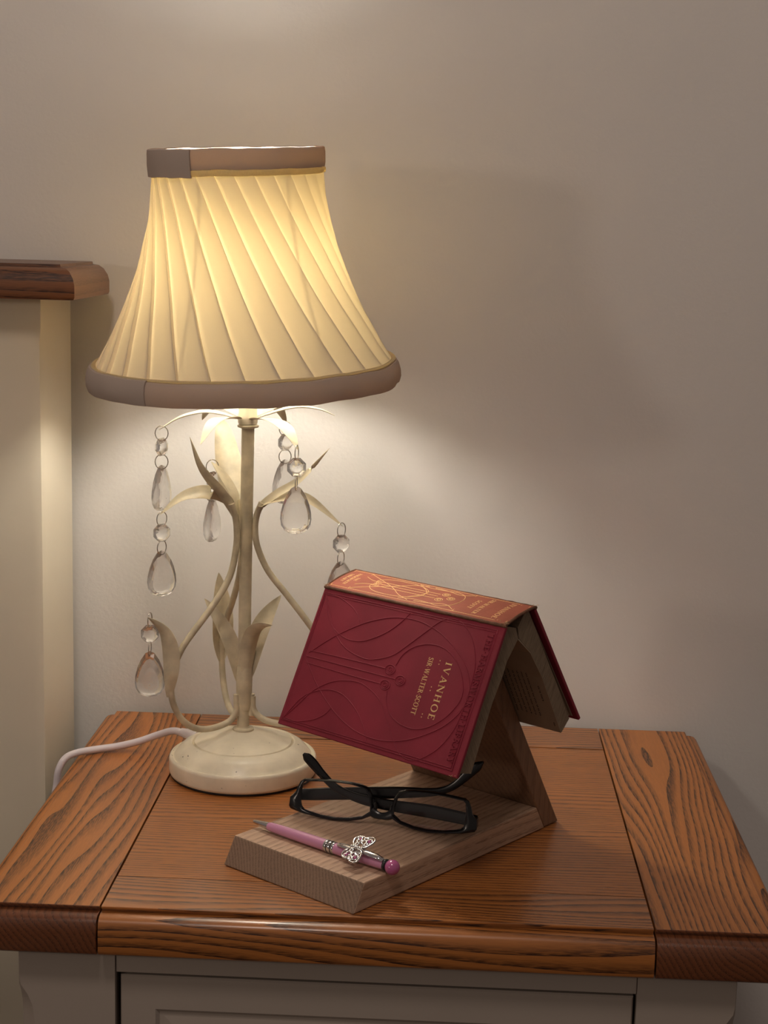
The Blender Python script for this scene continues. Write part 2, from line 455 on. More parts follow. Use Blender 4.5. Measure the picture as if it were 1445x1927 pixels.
g = 0.0007
YF, YB = -0.4374, 0.0
X1, X2 = 0.185, 0.265
plank('plank', -X2, -X1 - g, YF, YB, True, False, True, M['oak_y'], TOP, M['oak_endgrain'])
plank('plank', X1 + g, X2, YF, YB, False, True, True, M['oak_y'], TOP, M['oak_endgrain'])
plank('plank', -X1 + g, X1 - g, YF, -0.3849 - g, False, False, True, M['oak_x'])
plank('plank', -X1 + g, X1 - g, -0.0617 + g, YB, False, False, False, M['oak_x'])
plank('panel', -X1 + g, X1 - g, -0.3849 + g, -0.0617 - g, False, False, False, M['oak_straight'], TOP - 0.0003)
mb = MB(); mb.box(tv((-0.258, -0.43, TOP - .0335)), tv((0.258, -0.004, TOP - .0309))); mb.build('sub_top', M['groove'], tb)
# carcass
ZC = TOP - .0335
FY = -0.4345


def leg(sx, sy):
    """square top block, stopped chamfer on the outer corner below it"""
    w = .066
    xo, xi = sx * .2420, sx * (.2420 - w)
    yo, yi = (FY, FY + .055) if sy < 0 else (-.006, -.061)
    dy = 1 if sy < 0 else -1
    rings = []
    for z, c in ((ZC, 0.0), (.566, 0.0), (.560, .001), (.553, .004), (.545, .0062), (.535, .0070), (.10, .0070), (.09, .004), (.085, 0.0005), (0.0, 0.0005)):
        c = max(c, .0004)
        rings.append([tv((xi, yi, z)), tv((xi, yo, z)), tv((xo - sx * c * 1.5, yo, z)), tv((xo, yo + dy * c * 1.5, z)), tv((xo, yi, z))])
    mb = MB(); mb.rings(rings, True, True, True, smooth=False)
    return mb.build('leg', M['grey_paint'], tb, auto=20)


for sx in (-1, 1):
    for sy in (-1, 1):
        leg(sx, sy)
for sx in (-1, 1):
    mb = MB(); mb.box(tv((sx * .238 if sx < 0 else .228, FY + .0555, .10)), tv((-.228 if sx < 0 else .238, -.0615, ZC))); mb.build('side_panel', M['grey_paint'], tb)
mb = MB(); mb.box(tv((-.1755, -.018, .10)), tv((.1755, -.009, ZC))); mb.build('back_panel', M['grey_paint'], tb)
mb = MB(); mb.box(tv((-.1757, FY + .001, .5715)), tv((.1757, FY + .021, ZC)), .0006); mb.build('rail', M['grey_paint'], tb)
mb = MB(); mb.box(tv((-.1757, FY + .001, .085)), tv((.1757, FY + .021, .115)), .0006); mb.build('rail', M['grey_paint'], tb)
mb = MB(); mb.box(tv((-.1757, FY + .003, .395)), tv((.1757, FY + .021, .41)), .0006); mb.build('rail', M['grey_paint'], tb)


def drawer(z0, z1, knobs):
    x0, x1, yf = -.1728, .1740, FY + .0025
    d = None
    # frame with a raised field: rings from the edge inwards
    mb = MB(); rings = []
    for i, y in ((.0, yf + .020), (.0, yf + .0012), (.0010, yf), (.0240, yf), (.0265, yf + .0022), (.0295, yf + .0022), (.040, yf + .0002), (.0405, yf)):
        rings.append([tv((x0 + i, y, z0 + i)), tv((x1 - i, y, z0 + i)), tv((x1 - i, y, z1 - i)), tv((x0 + i, y, z1 - i))])
    mb.rings(rings, True, True, True, smooth=False)
    d = mb.build('drawer', M['grey_paint'], tb)
    for kx in knobs:
        k = MB()
        k.lathe([(.006, .0), (.0055, .010), (.009, .015), (.0145, .019), (.0150, .023), (.011, .027), (.0, .0285)], 24, fn=lambda p: tv((kx + p[0], yf + .0005 - p[2], (z0 + z1) / 2 + p[1])))
        k.build('knob', M['oak_end'], d)
    return d


drawer(.4125, .5690, (0.0,))
drawer(.1170, .3935, (-.09, .09))

# ------------------------------------------------------------------ bed headboard
hb = empty('bed', (-1.10, -0.066, 0))
tag(hb, 'bed with cream painted headboard and oak top rail left of the bedside table', 'bed')


def hv(p): return (p[0] + 1.10, p[1] + .066, p[2])


HX, HF, HBk = -0.3027, -0.1165, -0.012
CX1, CF = -0.2675, -0.1460
CZ0, CZ1 = 1.0085, 1.0372
CAPP = [(-.0180, 0), (-.0150, -.0002), (-.0145, -.0024), (-.0095, -.0030), (-.0050, -.0060), (-.0015, -.0112), (0, -.0165), (0, -.0262), (-.0010, -.0282), (-.0030, -.0287)]


def cap(name, x0, x1, nl, nr, mat):
    mb = MB(); rings = []
    for o, z in CAPP:
        L = x0 - (o if nl else 0); R_ = x1 + (o if nr else 0); F = CF - o; Bk = HBk
        rings.append([hv((L, F, CZ1 + z)), hv((R_, F, CZ1 + z)), hv((R_, Bk, CZ1 + z)), hv((L, Bk, CZ1 + z))])
    mb.rings(rings, True, True, True, smooth=True)
    return mb.build(name, mat, hb, auto=34)


o = cap('top_rail', -1.9332, CX1, True, True, M['oak_cap'])
o.data.materials.append(M['oak_end'])
for p in o.data.polygons:
    if abs(p.normal.x) > .30: p.material_index = 1


def hpost(xo, s):
    """post; chamfered outer front corner with a stop below the square block"""
    rings = []
    xi = xo - s * .085
    for z, c in ((CZ0, .0004), (.990, .0004), (.984, .0008), (.978, .0035), (.970, .0058), (.955, .0066), (.90, .0060), (.80, .0048), (.10, .0048), (.09, .0004), (0, .0004)):
        rings.append([hv((xi, HBk, z)), hv((xi, HF, z)), hv((xo - s * c * 1.9, HF, z)), hv((xo - s * c * .35, HF + c * .5, z)), hv((xo, HF + c * 2.4, z)), hv((xo, HBk, z))])
    mb = MB(); mb.rings(rings, True, True, True, smooth=True)
    return mb.build('post', M['cream_paint'], hb, auto=28)


hpost(HX, 1); hpost(-1.898, -1)
mb = MB(); mb.box(hv((-1.8128, HF + .0015, .28)), hv((HX - .0852, HBk - .004, CZ0 - .0001))); mb.build('panel', M['cream_paint'], hb)
for x0, x1 in ((-.352, -.326), (-1.874, -1.848)):  # unseen rails, mattress and footboard added to block light at lower left
    mb = MB(); mb.box(hv((x0, -2.10, .16)), hv((x1, HF - .0005, .34)), .002); mb.build('side_rail', M['cream_paint'], hb)
mb = MB(); mb.box(hv((-1.846, -2.09, .20)), hv((-.354, HF - .006, .46)), .03); mb.build('mattress', M['bedding'], hb)
mb = MB(); mb.box(hv((-1.874, -2.16, .0)), hv((-.326, -2.101, .40)), .004); mb.build('footboard', M['cream_paint'], hb)

# ------------------------------------------------------------------ table lamp
LX, LY = -0.1255, -0.1575
lamp = empty('table_lamp', (LX, LY, TOP))
tag(lamp, 'cream metal leaf table lamp with crystal drops and lit pleated fabric shade', 'lamp')
lamp_base = MB()
lamp_base.lathe([(.0590, .0013), (.0608, .0022), (.0614, .0045), (.0614, .0138), (.0611, .0152), (.0603, .0166), (.0594, .0168), (.0584, .0160), (.0574, .0160), (.0564, .0172), (.0545, .0200), (.0510, .0236), (.0475, .0258), (.0440, .0272), (.0428, .0276), (.0421, .0272), (.0417, .0258), (.0411, .0254), (.0406, .0260), (.0402, .0276), (.030, .0308), (.018, .0345), (.0105, .0366), (.0090, .0370)], 72)
base = lamp_base.build('lamp_base', M['enamel'], lamp, auto=50)
mb = MB(); mb.lathe([(.0575, 0.0002), (.0600, .0002), (.0600, .0016), (.0575, .0016)], 64, cap=False); mb.build('foot_pad', M['rubber'], base)


def pole_x(z): return -0.0003 + (z - .038) / .26 * .0018


mb = MB()
mb.lathe([(.0088, .0355), (.0088, .0385), (.0080, .0392), (.0058, .0396), (.0054, .0405)], 24)
for z0, z1, r in ((.0400, .2935, .0052),):
    mb.rings([[(pole_x(z) + r * cos(2 * pi * i / 20), r * sin(2 * pi * i / 20), z) for i in range(20)] for z in (z0, z0 + .03, .15, z1)])
mb.lathe([(.0052, .2905), (.0085, .2915), (.0088, .2930), (.0060, .2940)], 24, fn=lambda p: (p[0] + .0015, p[1], p[2]))
mb.build('pole', M['enamel_aged'], lamp, auto=40)
mb = MB()
mb.lathe([(.0075, .2942), (.0080, .2955), (.0080, .300), (.0075, .303), (.0075, .347), (.0105, .351), (.0105, .384), (.0098, .390), (.0095, .394)], 24, fn=lambda p: (p[0] + .0012, p[1], p[2]))
mb.build('bulb_holder', M['enamel'], lamp, auto=40)
mb = MB()
mb.lathe([(.0098, .3945), (.0110, .399), (.0165, .408), (.0230, .420), (.0265, .434), (.0262, .446), (.0215, .458), (.0120, .466), (.0, .4685)], 24)
mb.build('bulb', M['bulb'], lamp)


def rad(r, az, z, roff=0.0):
    return Vector((r * cos(radians(az)), r * sin(radians(az)), z))


# curved stems (r, z) profiles
SL = [(.0062, .0668), (.0064, .0554), (.0129, .0463), (.0285, .0426), (.0431, .0444), (.0551, .0525), (.0632, .0658), (.0665, .0818), (.0647, .0972), (.0600, .1076), (.0520, .1200), (.0292, .1463), (.0139, .1691), (.0082, .1928), (.0078, .2080), (.0095, .2200), (.0130, .2295)]
SR = [(.0075, .0665), (.0085, .0551), (.0157, .0478), (.0286, .0443), (.0450, .0450), (.0590, .0520), (.0690, .0660), (.0725, .0830), (.0715, .0985), (.0670, .1125), (.0535, .1318), (.0355, .1541), (.0197, .1733), (.0105, .1927), (.0082, .2082), (.0096, .2200), (.0135, .2300)]
SB = [(r * 1.0, z) for r, z in SL]
for prof, az in ((SL, 215), (SR, -5), (SB, 114)):
    mb = MB(); mb.tube(catmull([rad(r, az, z) for r, z in prof], 5), .0027, 10)
    mb.build('stem', M['enamel_aged'], lamp)
# stub brackets where the stems meet the pole
for az in (215, -5, 114):
    mb = MB(); mb.tube([rad(.0064, az, .050), rad(.0066, az, .0685)], .0026, 8); mb.build('bracket', M['enamel_aged'], lamp)


def leaf(az, prof, width, roll=0.0, cup=0.18, bend=(0, 0), face=0.0, shift=(0, 0, 0), name='leaf', th=.0005):
    """blade along a spine curve given as (r, z) from base to tip in the vertical plane at az"""
    S = catmull([rad(r, az, z) for r, z in prof], 6)
    n = len(S); tang = Vector((-sin(radians(az)), cos(radians(az)), 0))
    top = []; bot = []
    for i, p in enumerate(S):
        t = i / (n - 1)
        d = (S[min(i + 1, n - 1)] - S[max(i - 1, 0)]).normalized()
        rl = roll[0] * (1 - t) + roll[1] * t if isinstance(roll, tuple) else roll
        fc = face[0] * (1 - t) + face[1] * t if isinstance(face, tuple) else face
        sd = tang
        if fc:                       # blade twisted round its midrib towards the room
            q = d.cross(Vector((0, -1, 0.1))).normalized()
            if q.dot(tang) < 0: q = -q
            sd = (tang * (1 - abs(fc)) + q * abs(fc)).normalized()
        sd = Matrix.Rotation(radians(rl), 3, d) @ sd
        nm = d.cross(sd).normalized()
        w = width * (max(.0, sin(pi * (0.06 + 0.94 * t ** .9))) ** .85) * .5
        if t < .12: w = max(w, width * .12)
        p = p + tang * (bend[0] * t + bend[1] * t * t) + Vector(shift) * min(1, .35 + t * 2.5) * (1 - .6 * t)
        rowt = []; rowb = []
        for k in range(-3, 4):
            s = k / 3
            q = p + sd * (w * s) + nm * (cup * w * (abs(s) ** 1.5))
            rowt.append(q + nm * th * .5 * (1 - .5 * abs(s))); rowb.append(q - nm * th * .5 * (1 - .5 * abs(s)))
        top.append(rowt); bot.append(rowb)
    rings = [a + b[::-1] for a, b in zip(top, bot)]
    mb = MB(); mb.rings(rings, True, True, True, smooth=True)
    return mb.build(name, M['enamel_aged'], lamp, auto=50)


# crown under the shade: six leaves
leaf(186, [(.008, .2985), (.022, .3015), (.0357, .3022), (.054, .2975), (.0700, .2880)], .0170, roll=6, face=.12)
leaf(6, [(.008, .2985), (.0156, .3010), (.032, .3062), (.0455, .3080), (.060, .3062), (.0715, .3020)], .0140, roll=-6, face=.10)
leaf(238, [(.008, .2985), (.020, .3000), (.034, .2995), (.0449, .2945), (.0560, .2825)], .0175, roll=6)
leaf(306, [(.008, .2985), (.0249, .3005), (.046, .3005), (.0609, .2975), (.072, .2920), (.0830, .2830)], .0165, roll=-4)
leaf(128, [(.008, .2985), (.0199, .3015), (.040, .3045), (.0595, .2997), (.0730, .2890)], .0165)
leaf(60, [(.008, .2985), (.0189, .3015), (.034, .3040), (.0446, .3005), (.0556, .2885)], .0170)
# pairs at the heads of the stems
leaf(210, [(.0085, .2150), (.0120, .2240), (.0205, .2375), (.0325, .2510), (.0410, .2640), (.0485, .2855)], .0085, face=.75, cup=.3)
leaf(200, [(.0090, .2205), (.0150, .2310), (.0272, .2375), (.0400, .2385), (.0540, .2345), (.0705, .2212)], .0125, face=.62, cup=.2)
leaf(-5, [(.0085, .2150), (.0125, .2260), (.0255, .2372), (.0400, .2465), (.0530, .2585), (.0685, .2772)], .0075, face=.6, cup=.3)
leaf(-5, [(.0095, .2205), (.0150, .2290), (.0299, .2352), (.0430, .2358), (.0562, .2324), (.0815, .2130)], .0120, face=(.2, .75), cup=.2)
leaf(115, [(.0085, .2130), (.0198, .2250), (.0350, .2400), (.0510, .2600), (.0640, .2820), (.0666, .2900)], .0235, face=.3)
leaf(138, [(.0095, .2180), (.0150, .2330), (.0260, .2450), (.0360, .2530), (.0440, .2580)], .0130, roll=10)
# leaves low on the stems
leaf(212, [(.0668, .0740), (.0655, .0900), (.0648, .1050), (.0668, .1200), (.0720, .1315), (.0850, .1430)], .0140, face=.9, cup=.3, shift=(.0018, -.0110, 0.0010))
leaf(-5, [(.0740, .0760), (.0765, .0920), (.0765, .1080), (.0805, .1220), (.0870, .1320), (.0980, .1400)], .0170, face=.6, cup=.3)
leaf(115, [(.0650, .0790), (.0660, .0950), (.0640, .1120), (.0660, .1280), (.0700, .1430), (.0740, .1560)], .0190, roll=4, cup=.35)
# cluster round the pole
mb = MB(); mb.lathe([(.0056, .055), (.0066, .060), (.0068, .084), (.0058, .092)], 18, fn=lambda p: (p[0] + .0004, p[1], p[2])); mb.build('sheath', M['enamel_aged'], lamp)
leaf(165, [(.0050, .0780), (.0065, .0930), (.0110, .1090), (.0180, .1230), (.0280, .1370), (.0360, .1462)], .0130, face=.85, cup=.3)
leaf(40, [(.0050, .0800), (.0075, .0960), (.0120, .1130), (.0190, .1270), (.0270, .1380), (.0365, .1480)], .0165, face=.85, cup=.3)
leaf(-48, [(.0055, .0780), (.0060, .0930), (.0075, .1080), (.0130, .1220), (.0230, .1300), (.0400, .1352)], .0150, roll=(20, -20), face=.35, cup=.4)

# crystal pendants: drop (part) > bead, rings (sub-parts)
OUTL = [(0, .0), (.0036, -.0016), (.0074, -.0072), (.0101, -.0138), (.0117, -.0205), (.0121, -.0258), (.0113, -.0308), (.0088, -.0347), (.0050, -.0370), (0, -.0377)]
OUTL = OUTL + [(-x, z) for x, z in OUTL[-2:0:-1]]
dmb = MB()
ctr = (0, -.0235)
TH = .0042


def inner(s, y):
    return [(ctr[0] + (x - ctr[0]) * s, y, ctr[1] + (z - ctr[1]) * s) for x, z in OUTL]


def fac(s, y, k): return [(x * s, y, ctr[1] + (z - ctr[1]) * s + k) for x, z in OUTL]


dmb.rings([fac(.02, -TH * 1.12, -.0035), fac(.50, -TH, -.0030), fac(.80, -TH * .66, -.0008), inner(1, -.0007), inner(1, .0007), fac(.80, TH * .66, -.0008), fac(.50, TH, -.0030), fac(.02, TH * 1.12, -.0035)], True, True, True, smooth=False)
DROP = dmb.build('crystal_drop', M['crystal'], lamp)
bmb = MB()
oc = lambda r, y: [(r * cos(2 * pi * (i + .5) / 8), y, r * sin(2 * pi * (i + .5) / 8)) for i in range(8)]
bmb.rings([oc(.0002, -.0046), oc(.0040, -.0038), oc(.0066, -.0022), oc(.0078, -.0005), oc(.0078, .0005), oc(.0066, .0022), oc(.0040, .0038), oc(.0002, .0046)], True, True, True, smooth=False)
BEAD = bmb.build('bead', M['crystal'], DROP)
rmb = MB()
rmb.tube([(.0052 * cos(2 * pi * i / 20), 0, .0060 * sin(2 * pi * i / 20)) for i in range(20)], .00042, 6, closed=True)
RING = rmb.build('ring', M['wire'], DROP)
first = True
for (r, az, z, ang, r2) in ((.0680, 186, .2895, 62, 5), (.0686, 200, .2222, 30, 50), (.0818, 210, .1428, 8, 82), (.0425, 138, .2580, 66, 20),
                            (.0540, 60, .2892, 40, 10), (.0808, 306, .2850, 4, 80), (.0795, -5, .2148, 25, 55)):
    if first:
        d = DROP; b2 = BEAD; ra = RING; rb = RING.copy(); COL.objects.link(rb)
        first = False
    else:
        d = DROP.copy(); b2 = BEAD.copy(); ra = RING.copy(); rb = RING.copy()
        for o in (d, b2, ra, rb): COL.objects.link(o)
    p = rad(r, az, z)
    d.parent = lamp; d.location = p + Vector((0, 0, -.0300)); d.rotation_euler = (0, 0, radians(ang))
    for o in (b2, ra, rb): o.parent = d
    b2.location = (0, 0, .0146); b2.rotation_euler = (0, 0, radians(6))
    ra.location = (0, 0, .0258); ra.rotation_euler = (0, 0, radians(r2 - ang))
    rb.location = (0, 0, .0025); rb.rotation_euler = (0, 0, radians(r2 - ang + 7))

# shade: tilted like the photograph's (front low, right high)
SHZ = .3300
PIV = Vector((-.0015, 0.0, SHZ))
RT = Matrix.Rotation(-.036, 3, 'Y') @ Matrix.Rotation(.062, 3, 'X')


def sv(x, y, z):
    return PIV + RT @ Vector((x, y, z))


SPROF = [(.0115, .1190), (.0200, .1135), (.030, .1078), (.0395, .1030), (.0500, .0978), (.0620, .0918), (.0740, .0866), (.0860, .0822), (.0980, .0783), (.110, .0748), (.122, .0716), (.135, .0691), (.148, .0675), (.160, .0666), (.1690, .0663)]
TWIST = radians(45); NP = 28; PH = 2 * pi / NP
zs0, zs1 = SPROF[0][0], SPROF[-1][0]
vs = []; fs = []; lay = []; sm = []; gat = []
FR = [0, .06, .18, .40, .65, .88, 1.0]
for k in range(NP):
    jit = random.uniform(-.10, .10)
    base_i = len(vs)
    for z, r in SPROF:
        t = (zs1 - z) / (zs1 - zs0)
        amp = .0007 + .0012 * t
        th0 = k * PH + TWIST * (t + .10 * sin(pi * t)) + pi * .013
        for f in FR:
            th = th0 + f * PH
            rr = r + amp * (f - .5) * 2 + .0006 * t * sin(pi * f)
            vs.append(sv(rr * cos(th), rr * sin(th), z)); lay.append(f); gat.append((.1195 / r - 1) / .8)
    m_ = len(FR)
    for j in range(len(SPROF) - 1):
        for i in range(m_ - 1):
            a = base_i + j * m_ + i
            fs.append((a, a + 1, a + 1 + m_, a + m_)); sm.append(True)
    # the little step down to the next pleat
    b_i = len(vs)
    for z, r in SPROF:
        t = (zs1 - z) / (zs1 - zs0)
        amp = .0007 + .0012 * t
        th = (k + 1) * PH + TWIST * (t + .10 * sin(pi * t)) + pi * .013
        for s in (1, -1):
            rr = r + amp * s
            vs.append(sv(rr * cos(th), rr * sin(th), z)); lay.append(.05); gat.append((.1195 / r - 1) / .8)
    for j in range(len(SPROF) - 1):
        a = b_i + j * 2
        fs.append((a, a + 1, a + 3, a + 2)); sm.append(False)
me = bpy.data.meshes.new('lamp_shade'); me.from_pydata([tuple(v) for v in vs], [], fs)
me.polygons.foreach_set('use_smooth', sm)
at = me.attributes.new('cloth_layers', 'FLOAT', 'POINT'); at.data.foreach_set('value', lay)
at = me.attributes.new('cloth_gather', 'FLOAT', 'POINT'); at.data.foreach_set('value', gat)
me.materials.append(M['fabric']); me.update()
shade = link(bpy.data.objects.new('lamp_shade', me), lamp)


def band(name, prof, mat, a0=0, a1=2 * pi, wob=.0, n=96, parent=shade, mb=None, bld=True):
    full = abs(a1 - a0 - 2 * pi) < 1e-6
    N = n if full else n + 1
    rings = []
    for i in range(N):
        a = a0 + (a1 - a0) * i / n
        rings.append([sv((r + wob * noise.noise((cos(a) * 6, sin(a) * 6, z * 60))) * cos(a), (r + wob * noise.noise((cos(a) * 6, sin(a) * 6, z * 60))) * sin(a), z + wob * noise.noise((cos(a) * 5 + 9, sin(a) * 5, r * 40))) for r, z in prof])
    if full: rings.append(rings[0])
    mb = mb or MB(); mb.rings(rings, True, not full, not full, smooth=True)
    return mb.build(name, mat, parent, auto=40) if bld else mb


# bottom binding (outer band + piped lower edge), top binding
bot = [(.1196, .0150), (.1222, .0142), (.1240, .0110), (.1252, .0060), (.1250, .0010), (.1238, -.0030), (.1212, -.0034), (.1198, .0000), (.1190, .0080)]
top = [(.0655, .1665), (.0678, .1668), (.0684, .1700), (.0686, .1780), (.0682, .1815), (.0672, .1822), (.0655, .1815), (.0648, .1740)]
band('bottom_trim', bot, M['trim'], wob=.0014)
band('top_trim', top, M['trim'], wob=.0007)
band('trim_lap', [(r + .0009, z + (.0012 if z > .01 else 0)) for r, z in bot], M['trim'], radians(160), radians(241), wob=.0009, n=30)
band('trim_lap', [(r + .0014, z - (.0056 if z < .169 else 0)) for r, z in top], M['trim'], radians(165), radians(247), wob=.0008, n=24)
band('trim_piping', [(.0660, .1618), (.0682, .1622), (.0688, .1640), (.0686, .1662), (.0660, .1668)], M['trim_edge'], wob=.0003)
band('trim_piping', [(.1180, .0128), (.1206, .0152), (.1216, .0160), (.1206, .0170), (.1180, .0160)], M['trim_edge'], wob=.0004)
# wire frame inside
fr = MB()
for rr, z in ((.0648, .168), (.1180, .006)):
    fr.tube([sv(rr * cos(2 * pi * i / 40), rr * sin(2 * pi * i / 40), z) for i in range(40)], .0011, 6, closed=True)
for k in range(6):
    a = radians(252 + 60 * k)
    fr.tube([sv((r - .0055) * cos(a), (r - .0055) * sin(a), z) for z, r in [(.006, .1230)] + SPROF[1:-1] + [(.168, .0703)]], .0006, 6)
for k in range(3):
    a = radians(312 + 120 * k)
    fr.tube([sv(.0150 * cos(a), .0150 * sin(a), .045), sv(.096 * cos(a), .096 * sin(a), .0475)], .0010, 6)
fr.tube([sv(.0150 * cos(2 * pi * i / 24), .0150 * sin(2 * pi * i / 24), .045) for i in range(24)], .0014, 6, closed=True)
fr.build('shade_frame', M['wire'], shade)

# power cord
cp = [(-.0440, .0240, .0215), (-.0540, .0280, .0225), (-.0640, .0300, .0240), (-.0780, .0360, .0180), (-.0960, .0400, .0100), (-.1140, .0400, .0050), (-.1310, .0340, .0036), (-.1440, .0230, .0040), (-.1525, .0150, .0022), (-.1575, .0100, -.0050), (-.1600, .0090, -.018), (-.1625, .0110, -.060), (-.160, .060, -.20), (-.155, .110, -.40), (-.150, .130, -.560), (-.14, .128, -.6165)]
mb = MB(); mb.tube(catmull(cp, 8), .0031, 10); mb.build('power_cord', M['flex'], lamp)
mb = MB(); mb.tube([(-.0430, .0232, .0220), (-.0530, .0272, .0232), (-.0570, .0287, .0236)], [.0046, .0042, .0036], 12); mb.build('cord_grommet', M['flex'], lamp)

# ------------------------------------------------------------------ wooden book rest
RA = Vector((-.0154, -.4346, TOP + .0002)); RD = Vector((.6164, .7874, 0)); RC = Vector((-.7874, .6164, 0))
RW = .1243; RH = .0193
rest = empty('book_rest', RA, (0, 0, atan2(RD.y, RD.x)))
tag(rest, 'brown hardwood book rest with a flat board and slanted upright on the table', 'book stand')
mb = MB(); mb.prism([(0, 0), (.2222, 0), (.2106, RH), (.0107, RH)], lambda u, v, w: (u, w, v), 0, RW, .0009); o = mb.build('base_board', M['rest_x'], rest)
o.data.materials.append(M['rest_end'])
for p in o.data.polygons:
    if p.normal.x < -.6: p.material_index = 1
ZT = .157
mb = MB(); mb.prism([(.2226, 0.0), (.2416, 0.0), (.2416 - .61 * .003, .003), (.2416 - .61 * ZT, ZT), (.2224 - .61 * ZT + .001, ZT)], lambda u, v, w: (u, w, v), 0.0006, RW - .0006, .0011); mb.build('upright_board', M['rest_z'], rest)

# ------------------------------------------------------------------ book
BX = Vector((0.7595, -0.6504, 0.0124)).normalized(); BY = Vector((0.6505, 0.7595, 0)).normalized(); BZ = BX.cross(BY)
BO = Vector((.0821, -.3672, .8063))
book = empty('book', BO)
book.rotation_euler = Matrix((BX, BY, BZ)).transposed().to_euler()
tag(book, 'old crimson cloth hardback with gilt lettering lying open face down over the book rest', 'book')
BL = .176; CWD = .1100
DV = Vector((-.45049, -.89278)).normalized(); NV = Vector((.89278, -.45049))          # down the front cover, inwards (y, z)
SP = Vector((.03224, .00778)); DV2 = (Vector((.0908, -.0853)) - SP).normalized(); NV2 = Vector((DV2.y, -DV2.x)) * 1.0
if NV2.x > 0: NV2 = -NV2
TH = .0026


def slab(a, dirv, nrm, w, th, x0, x1, mat, name, par, bev=.0006):
    q = [a, a + dirv * w, a + dirv * w + nrm * th, a + nrm * th]
    mb = MB(); mb.prism([(p.x, p.y) for p in q], lambda u, v, s: (s, u, v), x0, x1, bev)
    return mb.build(name, mat, par)


O2 = Vector((0, 0))
front = slab(O2 + DV * .0015, DV, NV, CWD - .0015, TH, -BL, 0, M['cloth_red'], 'front_cover', book)
back = slab(SP + DV2 * .0015, DV2, NV2, CWD - .0015, TH, -BL, 0, M['cloth_red'], 'back_cover', book)
# spine: thin curved strip with worn edges
pts = []
sn = Vector((-SP.y, SP.x)).normalized()
for i in range(9):
    t = i / 8
    pts.append(SP * t + sn * (.0012 * sin(pi * t)))
lo = [p - sn * .0014 for p in pts]
mb = MB(); mb.prism([(p.x, p.y) for p in pts + lo[::-1]], lambda u, v, s: (s, u, v), -BL, 0, 0.0003)
spine = mb.build('spine', M['cloth_spine'], book)
# worn brown joints
for a, dd in ((O2, DV), (SP, DV2)):
    mb = MB(); m1 = []
    for i in range(41):
        x = -BL * i / 40
        w = .0007 + .0005 * noise.noise((x * 90, 0, 0))
        c = a + dd * .0012
        m1.append((x, c.x, c.y))
    mb.tube(m1, [.0013 + .0004 * noise.noise((p[0] * 160, 3, 0)) for p in m1], 8); mb.build('worn_joint', M['cloth_worn'], spine)
# head and tail caps, frayed
for x in (-.0006, -BL + .0006):
    mb = MB(); mb.tube([(x, p.x, p.y - .0004) for p in pts], .0011, 6); mb.build('worn_cap', M['cloth_worn'], spine)
fmb = MB()
for k in range(46):
    ca, x = random.choice([(O2, 0), (O2, 0), (O2, -BL), (SP, 0), (O2 + DV * CWD, 0)])
    s = 1 if x == 0 else -1
    p = Vector((x - s * random.uniform(0, .006), ca.x + random.uniform(-.0016, .0016), ca.y + random.uniform(-.001, .0012)))
    q = p + Vector((s * random.uniform(.0005, .003), random.uniform(-.0012, .0012), random.uniform(-.001, .0016)))
    fmb.tube([p, (p + q) / 2 + Vector((0, 0, .0003)), q], .00014, 4)
o = fmb.build('frayed_threads', M['fray'], spine); o['kind'] = 'stuff'
# page blocks (tail edge drawn by cross-section)
V = lambda L: [(y / 1000, z / 1000) for y, z in L]
PL = V([(3.0, -2.2), (14.5, -5.2), (17.2, -13.5), (5.4, -27.5), (1.2, -37.0), (-9.5, -54.5), (-30.5, -100.2), (-44.0, -96.8), (-20.0, -49.0)])
PR = V([(16.4, -5.2), (24.2, 5.0), (28.6, 4.2), (55.5, -41.0), (80.5, -84.2), (71.7, -92.8), (46.2, -46.2), (32.1, -25.8), (18.4, -13.6)])
mb = MB(); mb.prism(PL, lambda u, v, s: (s, u, v), -BL + .003, -.003); mb.build('page_block', page_edge('page_edges_left', radians(-26.8)), book)
mb = MB(); mb.prism(PR, lambda u, v, s: (s, u, v), -BL + .003, -.003); rblock = mb.build('page_block', page_edge('page_edges_right', radians(28)), book)
mb = MB(); mb.prism(V([(18.0, -14.8), (31.8, -26.4), (45.9, -46.4), (71.3, -93.2), (71.6, -92.8), (46.1, -46.1), (32.0, -25.8), (18.3, -13.8)]), lambda u, v, s: (s, u, v), -BL + .0032, -.0031)
page = mb.build('page', M['paper'], book)
for (y, z, e) in ((82.3, -83.0, .6), (84.2, -80.6, .5), (86.0, -83.6, .5)):
    a = Vector((30.2, 3.0)); bq = Vector((y, z)); nn = Vector((-(bq - a).y, (bq - a).x)).normalized() * .18
    mb = MB(); mb.prism([(p.x / 1000, p.y / 1000) for p in (a - nn, bq - nn, bq + nn, a + nn)], lambda u, v, s: (s, u, v), -BL + .003, -.003 - e / 400); mb.build('page', M['paper'], book)

# --------------------------------------------------- lettering: strokes of a Roman capital, no fonts loaded
TK, TN = .155, .062


def arc(cx, cy, rx, ry, a0, a1, n=12):
    return [(cx + rx * cos(radians(a0 + (a1 - a0) * i / n)), cy + ry * sin(radians(a0 + (a1 - a0) * i / n))) for i in range(n + 1)]


def bow(pts, lo=TN, hi=TK):
    """width swells where the stroke runs upright"""
    out = []
    for i in range(len(pts)):
        a = pts[max(i - 1, 0)]; b_ = pts[min(i + 1, len(pts) - 1)]
        dx, dy = b_[0] - a[0], b_[1] - a[1]; L_ = sqrt(dx * dx + dy * dy) or 1
        out.append(lo + (hi - lo) * (abs(dy) / L_) ** 1.5)
    return (pts, out)


